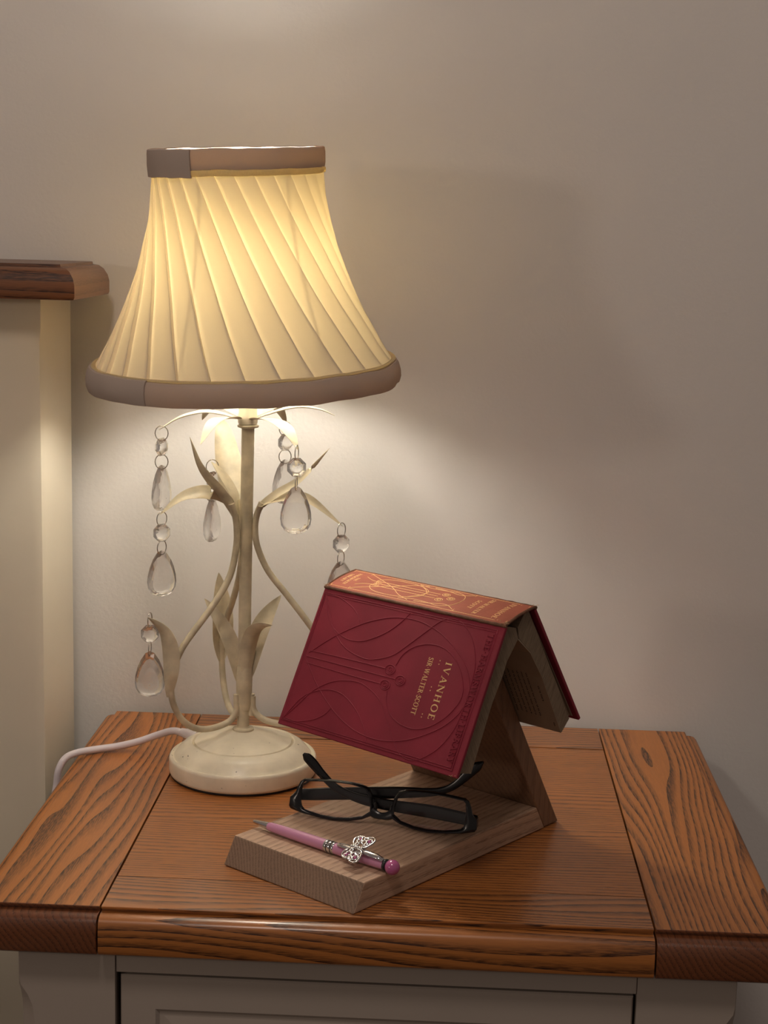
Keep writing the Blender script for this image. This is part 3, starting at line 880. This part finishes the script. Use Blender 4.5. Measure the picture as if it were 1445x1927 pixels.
def st(x, y0=0, y1=1, w=TK): return ([(x, y0), (x, y1)], [w, w])
def ln(a, b_, w): return ([a, b_], [w, w])
def sf(x, y, h=.15): return ([(x - h, y + (.025 if y == 0 else -.025)), (x + h, y + (.025 if y == 0 else -.025))], [.05, .05])


G = {
 'I': (.40, [st(.2), sf(.2, 0), sf(.2, 1)]),
 'V': (.82, [ln((.12, 1), (.43, 0), TK), ln((.70, 1), (.43, 0), TN), sf(.12, 1, .13), sf(.70, 1, .12)]),
 'A': (.82, [ln((.42, 1), (.72, 0), TK), ln((.42, 1), (.12, 0), TN), ln((.22, .33), (.62, .33), TN), sf(.12, 0, .12), sf(.72, 0, .13)]),
 'N': (.88, [ln((.14, 0), (.14, 1), TN), ln((.14, 1), (.74, 0), TK), ln((.74, 0), (.74, 1), TN), sf(.14, 0, .12), sf(.10, 1, .10), sf(.74, 1, .12)]),
 'H': (.88, [st(.18), st(.70), ln((.18, .52), (.70, .52), TN), sf(.18, 0), sf(.18, 1), sf(.70, 0), sf(.70, 1)]),
 'O': (.92, [bow(arc(.46, .5, .35, .5, 0, 360, 24))]),
 'E': (.66, [st(.18), ln((.18, .03), (.58, .03), TN), ln((.18, .97), (.55, .97), TN), ln((.18, .52), (.47, .52), TN), ln((.58, .0), (.58, .22), TN), ln((.55, 1), (.55, .80), TN), sf(.14, 0, .10), sf(.14, 1, .10)]),
 'S': (.62, [bow([(.50, .80), (.44, .93), (.30, .98), (.17, .92), (.13, .78), (.20, .62), (.34, .51), (.47, .39), (.52, .23), (.45, .08), (.30, .02), (.15, .07), (.10, .22)], TN * 1.3, TK)]),
 'R': (.80, [st(.18), bow([(.18, .97), (.40, .96), (.54, .87), (.56, .73), (.50, .59), (.36, .52), (.18, .51)]), ln((.34, .52), (.68, .02), TK * .9), sf(.18, 0), sf(.14, 1, .10), sf(.72, 0, .08)]),
 'W': (1.16, [ln((.12, 1), (.36, 0), TK), ln((.58, 1), (.36, 0), TN), ln((.58, 1), (.82, 0), TK), ln((1.04, 1), (.82, 0), TN), sf(.12, 1, .11), sf(.58, 1, .09), sf(1.04, 1, .11)]),
 'L': (.66, [st(.18), ln((.18, .03), (.58, .03), TN), ln((.58, 0), (.58, .22), TN), sf(.14, 0, .10), sf(.18, 1)]),
 'T': (.74, [st(.37), ln((.06, .97), (.68, .97), TN), ln((.06, 1), (.06, .80), TN), ln((.68, 1), (.68, .80), TN), sf(.37, 0)]),
 'C': (.78, [bow([(.66, .78), (.58, .92), (.44, .98), (.26, .90), (.14, .68), (.12, .46), (.18, .22), (.32, .06), (.48, .02), (.60, .09), (.68, .24)])]),
 'M': (1.02, [ln((.16, 0), (.16, 1), TN), ln((.16, 1), (.50, .05), TK), ln((.84, 1), (.50, .05), TN), st(.84), sf(.16, 0, .12), sf(.84, 0, .14), sf(.12, 1, .08), sf(.88, 1, .08)]),
 'Y': (.80, [st(.40, 0, .48), ln((.10, 1), (.40, .46), TK), ln((.68, 1), (.40, .46), TN), sf(.40, 0), sf(.10, 1, .11), sf(.68, 1, .11)]),
 'B': (.72, [st(.18), bow([(.18, .97), (.38, .96), (.50, .87), (.50, .66), (.40, .55), (.18, .52)]), bow([(.18, .52), (.44, .50), (.58, .38), (.58, .16), (.46, .05), (.18, .03)]), sf(.14, 0, .10), sf(.14, 1, .10)]),
 '.': (.34, [ln((.11, .45), (.23, .45), .13)]),
 ' ': (.45, []),
}


def text_width(s, tr): return sum(G[c][0] for c in s) + tr * (len(s) - 1)


def ribbon(mb, pts, ws, put, h):
    n = len(pts); T = []; L_ = []; R_ = []
    for i in range(n):
        a = pts[max(i - 1, 0)]; b_ = pts[min(i + 1, n - 1)]
        dx, dy = b_[0] - a[0], b_[1] - a[1]; l = sqrt(dx * dx + dy * dy) or 1e-9
        nx, ny = -dy / l, dx / l; w = ws[i] / 2
        L_.append((pts[i][0] + nx * w, pts[i][1] + ny * w)); R_.append((pts[i][0] - nx * w, pts[i][1] - ny * w))
    rings = [[put(*L_[i], 0), put(*L_[i], h), put(*R_[i], h), put(*R_[i], 0)] for i in range(n)]
    mb.rings(rings, True, True, True, smooth=False)


def write(s, put, size, length, h, tr=.12, wscale=1.0):
    """text along +a from 0 to length, cap height `size`; put(a, b, height)"""
    mb = MB(); W_ = text_width(s, tr); kx = length / W_; x = 0
    for c in s:
        adv, strokes = G[c]
        for pts, ws in strokes:
            # stroke geometry in real proportions
            P_ = [((x + px) * kx, py * size) for px, py in pts]
            k_ = (kx + size) / 2
            ribbon(mb, P_, [w * k_ * wscale for w in ws], put, h)
        x += adv + tr
    return mb


def on_front(u, v, h=0.0):
    """u mm from the head edge, v mm from the spine -> book local"""
    p = DV * (v / 1000) - NV * h
    return (-u / 1000, p.x, p.y)


def on_spine(u, s, h=0.0):
    p = SP.normalized() * (s / 1000) + sn * (h + .0012 * sin(pi * min(max(s / 33.1, 0), 1)))
    return (-u / 1000, p.x, p.y)


# front cover: gilt title and author, blind-stamped heading
title = write('IVANHOE', lambda a, b_, h: on_front(40.2 - b_, 34.6 + a, h), 5.6, 42.2, .00012, .14)
title.build('title_lettering', M['gilt'], front)
auth = write('SIR.WALTER.SCOTT', lambda a, b_, h: on_front(56.3 - b_, 34.2 + a, h), 4.3, 42.4, .00010, .03, .95)
auth.build('author_lettering', M['gilt'], front)
mb = MB()
for v in (35.1, 37.7, 54.5, 57.1, 74.4, 76.6):
    mb.add([on_front(45.8 + .45 * cos(2 * pi * i / 8), v + .45 * sin(2 * pi * i / 8), .00014) for i in range(8)], [tuple(range(8))])
mb.build('ornament_dots', M['gilt'], front)
head = write('THE.HARMSWORTH.LIBRARY', lambda a, b_, h: on_front(12.2 - b_, 8.6 + a, h), 5.0, 93.0, .00060, .10, .85)
head.build('embossed_heading', M['cloth_red'], front)
# blind-stamped art-nouveau lines, mirrored about the middle of the board
MID = 55.7
cur = [
 [(173.4, 6.2), (165, 5.9), (156.4, 7.2), (142.3, 11.8), (133.8, 17.5), (129.1, 23.8)],
 [(169.1, 52.8), (150.0, 36.6), (127.9, 22.7), (108.4, 14.7), (91.9, 11.3), (74.1, 11.2), (55.0, 15.5), (39.2, 22.8), (24.7, 32.6), (15.3, 44.0), (11.8, 55.7)],
 [(173.0, 6.2), (168.4, 13.5), (162.1, 23.4), (152.7, 30.8), (138.5, 35.7), (124.5, 35.4), (112.7, 30.9), (100.3, 23.0), (90.9, 13.4), (86.1, 6.4)],
 [(172.0, 7.2), (167, 13), (160.6, 21.3), (151.9, 32.4), (135.3, 42.8), (114.8, 46.8), (102.0, 44.8), (88.7, 39.1), (79.2, 30.3), (67.0, 17.7), (56.3, 7.4), (46.6, 4.0), (36.2, 6.2), (23.5, 16.5), (15.2, 31.8), (13.0, 47.3), (12.9, 55.7)],
 [(83.5, 45.9), (80.5, 37.5), (72.7, 30.0), (61.4, 25.8), (48.7, 25.4), (36.3, 29.8), (25.1, 39.3), (18.8, 49.7), (17.4, 55.7)],
 [(168.7, 51.0), (130, 50.2), (91.0, 49.9)],
]
LR = .00036
deco = MB()
for c in cur:
    for mir in (False, True):
        q = [(u, (2 * MID - v) if mir else v) for u, v in c]
        deco.tube(catmull([on_front(u, v, .00002) for u, v in q], 6), LR, 6)
deco.tube([on_front(170.1, MID, .00002), on_front(80.0, MID, .00002)], LR, 6)
for (u, v) in ((87.2, 49.9), (75.0, MID), (87.2, 2 * MID - 49.9)):
    deco.tube([on_front(u + 4.6 * cos(2 * pi * i / 20), v + 3.5 * sin(2 * pi * i / 20), .00002) for i in range(20)], LR * 1.1, 6, closed=True)
    deco.tube([on_front(u + (3.2 - .12 * i) * cos(.5 * i + 1), v + (2.6 - .11 * i) * sin(.5 * i + 1), .00002) for i in range(18)], LR * .9, 6)
for off in (0.0, 1.6):
    deco.tube([on_front(u, v, .00001) for u, v in ((173.8 - off, 5.2 + off), (5.4 + off, 5.2 + off), (5.4 + off, 106.2 - off), (173.8 - off, 106.2 - off))], LR * (.9 if off else 1.1), 6, closed=True)
deco.build('embossed_ornament', M['cloth_red'], front)
# spine stamping
gs = MB()
GR = .00027


def gline(pts, r=GR, smooth=True):
    P_ = [on_spine(u, s, .00004) for u, s in pts]
    gs.tube(catmull(P_, 6) if smooth else P_, r, 6)


for u in (154.5, 51.5):
    gline([(u, 2.6), (u, 31.0)], GR, False)
for s in (2.4, 31.2):
    gline([(173.0, s), (12.4, s)], GR * .8, False)
gline([(3.0, 2.4), (3.0, 31.2)], GR, False); gline([(10.6, 2.4), (10.6, 31.2)], GR * .7, False); gline([(173.0, 2.4), (173.0, 31.2)], GR, False)
for m_ in (1, -1):
    y = lambda s: 16.8 + m_ * (s - 16.8)
    gline([(u, y(s)) for u, s in ((137.0, 15.0), (140.5, 21.5), (133.5, 27.0), (120.7, 28.6), (104.6, 27.6), (91.6, 22.8), (88.6, 17.7), (92.0, 12.2), (100, 7.0))])
    gline([(u, y(s)) for u, s in ((153.5, 30.0), (141.4, 24.7), (121.2, 15.9), (108, 8.0), (96, 4.0))])
    gline([(u, y(s)) for u, s in ((105.1, 29.6), (91.7, 27.3), (76.4, 28.0), (67.0, 29.0), (58.4, 25.5), (54.6, 20.0), (54.3, 16.8))])
    gline([(u, y(s)) for u, s in ((52.5, 4.0), (62, 8), (76, 5.5), (90, 4.2))])
    gline([(154.0, y(24.0)), (146.0, y(20.5)), (134, y(18.5))])
for s in (13.2, 16.8, 20.4):
    gline([(140.0, s), (77.0, s)], GR, False)
for (u, s) in ((72.5, 12.4), (64.5, 16.8), (72.5, 21.2)):
    gs.tube([on_spine(u + 3.4 * cos(2 * pi * i / 18), s + 2.2 * sin(2 * pi * i / 18), .00004) for i in range(18)], GR, 6, closed=True)
    gs.tube([on_spine(u + (2.4 - .1 * i) * cos(.55 * i), s + (1.6 - .07 * i) * sin(.55 * i), .00004) for i in range(15)], GR, 6)
gs.build('spine_ornament', M['gilt_spine'], spine)


def sp_text(s_, u, size, length, name):
    a0 = 16.8 + length / 2
    t = write(s_, lambda a, b_, h: on_spine(u - b_, a0 - a, h), size, length, .00010, .08)
    return t.build(name, M['gilt_spine'], spine)


sp_text('IVANHOE', 17.5, 4.2, 25, 'spine_title')
sp_text('SIR.WALTER', 35.5, 3.6, 25, 'spine_author')
sp_text('SCOTT', 44.0, 3.6, 14, 'spine_author')
sp_text('THE', 159.8, 2.6, 6, 'spine_heading')
sp_text('HARMSWORTH', 164.8, 3.0, 20, 'spine_heading')
sp_text('LIBRARY', 170.3, 3.0, 14, 'spine_heading')

# printed lines on the page that shows
pa, pb = Vector((.0459, -.0464)), Vector((.0713, -.0932)); pd = (pb - pa).normalized(); pn = Vector((-pd.y, pd.x))
if pn.x > 0: pn = -pn


def on_page(u, v, h=.0001):
    p = pa + pd * v + pn * h
    return (-u, p.x, p.y)


pg = MB(); rnd = random.Random(3)


def scribble(u, v0, v1, hgt):
    v = v0
    while v < v1:
        w = rnd.uniform(.0022, .0065); w = min(w, v1 - v)
        n = max(3, int(w / .0007)); pts_ = []
        for i in range(n + 1):
            pts_.append((v + w * i / n, hgt * (.5 if i % 2 else -.5) * rnd.uniform(.5, 1)))
        ribbon(pg, pts_, [.00055] * len(pts_), lambda a, b_, h: on_page(u + b_, a, h), .00008)
        v += w + .0012


scribble(.0098, .010, .024, .0016)
for k in range(8):
    scribble(.0175 + .0042 * k, -.0195 if k else -.016, .0405, .0014)
scribble(.0068, .0440, .0475, .0015)
pg.build('page_print', M['ink'], page)

# ------------------------------------------------------------------ spectacles
zt = TOP + RH
GX = Vector((.9712, -.2384, 0)).normalized()
GO = Vector((.0064, -.3235, zt + .0016))
gl = empty('glasses', GO, (0, 0, atan2(GX.y, GX.x)))
tag(gl, 'folded black rectangular spectacles lying upside down on the book rest', 'glasses')
TLT = radians(12)
c12, s12 = cos(TLT), sin(TLT)
CXG = -9.2


def gv(a, b_, y=0.0):
    """a, b in mm in the frame plane; y metres behind it"""
    return Vector((a / 1000, y + b_ / 1000 * s12, b_ / 1000 * c12))


def half(s):
    o = [(7.6, 5.6), (6.9, 12.1), (8.7, 21.0), (11.5, 25.6), (16.5, 27.3), (23.5, 28.2), (32.5, 28.5), (41, 28.3), (50.0, 27.6), (61.6, 26.6), (64.4, 24.6), (66.2, 20.5), (67.6, 16.0), (69.6, 13.5), (71.4, 12.3), (71.8, 5.6), (70.4, 3.6), (61.0, 1.2), (49, -.4), (36.6, -1.2), (25, -.4), (14.5, 2.2)]
    i_ = [(9.1, 8.6), (9.4, 13.4), (11.3, 20.5), (13.8, 24.0), (17.6, 25.4), (24.0, 26.5), (33, 26.9), (41, 26.7), (49.5, 26.1), (60.6, 24.8), (62.2, 23.2), (62.9, 18.2), (62.9, 14.6), (62.8, 11.5), (62.6, 8.5), (62.0, 6.2), (59.8, 4.0), (56, 3.0), (47.4, 1.4), (35, .8), (24.5, 1.9), (14.6, 4.4)]
    f = lambda L: [(CXG + s * a, b_) for a, b_ in L]
    return f(o), f(i_)


fm = MB()
lens_out = []
for s in (-1, 1):
    o, i_ = half(s)
    n = len(o)
    rings = []
    for (k, y) in ((0.0, -.0004), (.30, -.0016), (.75, -.0016), (1.0, -.0004), (1.0, .0012), (.7, .0018), (.3, .0018), (0.0, .0012)):
        rings.append([gv(o[j][0] * (1 - k) + i_[j][0] * k, o[j][1] * (1 - k) + i_[j][1] * k, y) for j in range(n)])
    rings.append(rings[0])
    fm.rings(rings, True, False, False, smooth=True)
    lens_out.append(i_)
# bridge (low, because the pair lies upside down)
br = []
for (q, lo_, hi_) in ((-8.3, 5.0, 13.0), (-7.0, 4.4, 12.2), (-5.2, 3.8, 10.8), (-2.8, 3.6, 9.4), (0, 3.8, 8.8), (2.8, 3.6, 9.4), (5.2, 3.8, 10.8), (7.0, 4.4, 12.2), (8.3, 5.0, 13.0)):
    a = CXG + q
    br.append([gv(a, lo_, .0002), gv(a, lo_ * .8 + hi_ * .2, -.0015), gv(a, lo_ * .3 + hi_ * .7, -.0015), gv(a, hi_, .0002), gv(a, hi_ - .6, .0017), gv(a, lo_ + .6, .0017)])
fm.rings(br, True, True, True, smooth=True)
fm.build('frame_front', M['acetate'], gl, auto=50)
for i_ in lens_out:
    mb = MB(); n = len(i_)
    mb.rings([[gv(a, b_, -.0002) for a, b_ in i_], [gv(a, b_, .0008) for a, b_ in i_]], True, True, True, smooth=False)
    mb.build('lens', M['lens'], gl)
for s in (-1, 1):
    mb = MB(); mb.sphere(gv(CXG + s * 6.4, 10.5, .0040), .0030, .55, .9, 1.25); mb.build('nose_pad', M['nosepad'], gl)


def temple(pts, hh, y, th=.0013):
    P_ = catmull([(a, b_, h_) for (a, b_), h_ in zip(pts, hh)], 6)
    rings = []
    for i, p in enumerate(P_):
        q = P_[min(i + 1, len(P_) - 1)] - P_[max(i - 1, 0)]; l = sqrt(q.x ** 2 + q.y ** 2); nx, ny = -q.y / l, q.x / l
        yo = y + (.0016 * sin(pi * i / (len(P_) - 1)))
        h_ = p.z
        e = min(1, (len(P_) - 1 - i) / 3 + .25)
        ring = []
        for k in range(12):
            an = 2 * pi * k / 12
            cx, cy = cos(an), sin(an)
            cx = math.copysign(abs(cx) ** .6, cx); cy = math.copysign(abs(cy) ** .6, cy)
            ring.append(gv(p.x + nx * h_ * e * cx, p.y + ny * h_ * e * cx, yo + th * cy))
        rings.append(ring)
    mb = MB(); mb.rings(rings, True, True, True, smooth=True)
    return mb.build('temple', M['acetate'], gl, auto=60)


temple([(-79.0, 10.0), (-60, 12.4), (-24, 17.2), (0, 20.4), (20, 22.8), (32, 25.6), (41.5, 31.2), (51, 41.0), (61.0, 50.4)], [4.3, 4.6, 4.7, 4.3, 3.3, 2.8, 2.9, 3.8, 3.5], .0120)
temple([(61.0, 9.0), (50, 9.8), (25, 11.5), (0, 12.0), (-22, 13.2), (-37, 16.0), (-49.5, 21.0), (-59.5, 29.0), (-68, 37.0), (-75.2, 43.0)], [4.3, 4.6, 4.9, 4.4, 3.8, 3.1, 2.9, 3.1, 3.8, 3.1], .0062)
# end lugs with hinges carrying the folded temples
for a, y1 in ((-78.6, .0112), (60.0, .0056)):
    mb = MB(); mb.box(tuple(gv(a - 2.2, 4.9, .0012)), tuple(gv(a + 2.2, 12.6, y1)), .0008); mb.build('hinge_lug', M['acetate'], gl)
    mb = MB(); mb.tube([gv(a, 6.4, y1), gv(a, 11.4, y1)], .0011, 8); mb.build('hinge', M['steel'], gl)

# ------------------------------------------------------------------ pen
r4 = RA + RD * .0312 + RC * .1258; r5 = RA + RD * .0356 + RC * (-.0065)
PR_ = .0042
pen = empty('pen', (r4.x, r4.y, zt + .0049), (0, 0, atan2((r5 - r4).y, (r5 - r4).x)))
tag(pen, 'pink ballpoint pen with chrome butterfly clip lying across the book rest', 'pen')
along = lambda p: (p[2], p[0], p[1])
mb = MB(); mb.lathe([(.0006, 0), (.0011, .0006), (.0014, .002), (.0024, .011), (.0028, .0155)], 20, fn=along); mb.build('tip', M['chrome'], pen)
mb = MB(); mb.lathe([(.0029, .0155), (.0033, .018), (.0037, .030), (.0040, .050), (.0041, .0700)], 24, fn=along); mb.build('lower_barrel', M['pink'], pen)
mb = MB(); mb.lathe([(.0041, .0700), (.0044, .0704), (.0044, .0722), (.0041, .0726), (.0042, .0733), (.0044, .0737), (.0044, .0755), (.0041, .0760), (.0041, .0768), (.0043, .0771), (.0043, .0786), (.0040, .0790)], 28, fn=along); mb.build('centre_band', M['chrome'], pen, auto=40)
for z in (.0729, .0764):
    mb = MB(); mb.lathe([(.00405, z - .0004), (.00430, z - .0003), (.00430, z + .0003), (.00405, z + .0004)], 24, fn=along); mb.build('groove_ring', M['black_ring'], pen)
mb = MB(); mb.lathe([(.0040, .0790), (.0040, .0960), (.0038, .1120), (.0035, .1225)], 24, fn=along); mb.build('upper_barrel', M['pink'], pen)
mb = MB(); mb.lathe([(.0035, .1225), (.0042, .1230), (.0042, .1245), (.0034, .1250)], 24, fn=along); mb.build('end_ring', M['black_ring'], pen)
mb = MB(); mb.sphere((.1294, 0, 0), .0053); mb.build('end_ball', M['pink_ball'], pen)
# clip, lying on the side towards the camera and up
cu = Vector((0, -.42, .907)); cs = Vector((0, .907, .42))


def cl(x, s, h): return Vector((x, 0, 0)) + cs * s + cu * h


rings = []
for x, w, h in ((.0820, .0005, .0046), (.0830, .0016, .0050), (.0880, .0021, .0056), (.098, .0023, .0064), (.110, .0023, .0064), (.118, .0021, .0058), (.1222, .0018, .0046), (.1226, .0014, .0036)):
    rings.append([cl(x, w * cos(2 * pi * k / 12), h + .0009 * sin(2 * pi * k / 12)) for k in range(12)])
mb = MB(); mb.rings(rings); clip = mb.build('clip', M['chrome'], pen, auto=60)
# butterfly: two filigree fore wings, two hind wings, body
BXc = .1005
bf = MB()
for i in range(6):
    bf.sphere(cl(BXc - .0046 + .0018 * i, 0, .0082), .0012 + .0003 * sin(pi * i / 5), n=10, m=6)
for s in (-1, 1):
    bf.tube([cl(BXc + .0044, s * .0004, .0086), cl(BXc + .0072, s * .0014, .0095), cl(BXc + .0088, s * .0024, .0098)], .0003, 5)
bf.build('butterfly_body', M['chrome'], clip)
rw = random.Random(5)
for s in (-1, 1):
    wing = MB()
    out = [(.0040, .0012), (.0060, .0040), (.0068, .0074), (.0052, .0096), (.0022, .0094), (.0006, .0078), (-.0012, .0086), (-.0040, .0080), (-.0054, .0058), (-.0046, .0030), (-.0020, .0010)]
    P3 = catmull([(a, b_, 0) for a, b_ in out], 4, closed=True)
    wing.tube([cl(BXc + p.x * 1.25, s * p.y * 1.3, .0082 - .06 * p.y) for p in P3], .00075, 6, closed=True)
    # pierced lobes inside the wing
    for (a, b_, r) in ((.0040, .0064, .0017), (.0014, .0050, .0014), (-.0018, .0050, .0015), (-.0026, .0068, .0012), (.0012, .0076, .0012), (.0036, .0036, .0010), (-.0016, .0026, .0010)):
        wing.tube([cl(BXc + 1.25 * (a + r * cos(2 * pi * k / 12)), s * 1.3 * (b_ + r * sin(2 * pi * k / 12)), .0082 - .06 * b_) for k in range(12)], .00062, 5, closed=True)
    for k in range(16):
        a, b_ = rw.uniform(-.004, .005), rw.uniform(.002, .0085)
        wing.sphere(cl(BXc + 1.25 * a, s * 1.3 * b_, .0082 - .06 * b_), .0008, n=8, m=5)
    wing.build('butterfly_wing', M['chrome'], clip)
for (a, b_) in ((.0040, .0064), (-.0020, .0064), (.0040, -.0064), (-.0020, -.0064)):
    mb = MB(); mb.sphere(cl(BXc + 1.25 * a, 1.3 * b_, .0082 - .06 * abs(b_)), .0012, n=10, m=6); mb.build('stone', M['pink_ball'], clip)
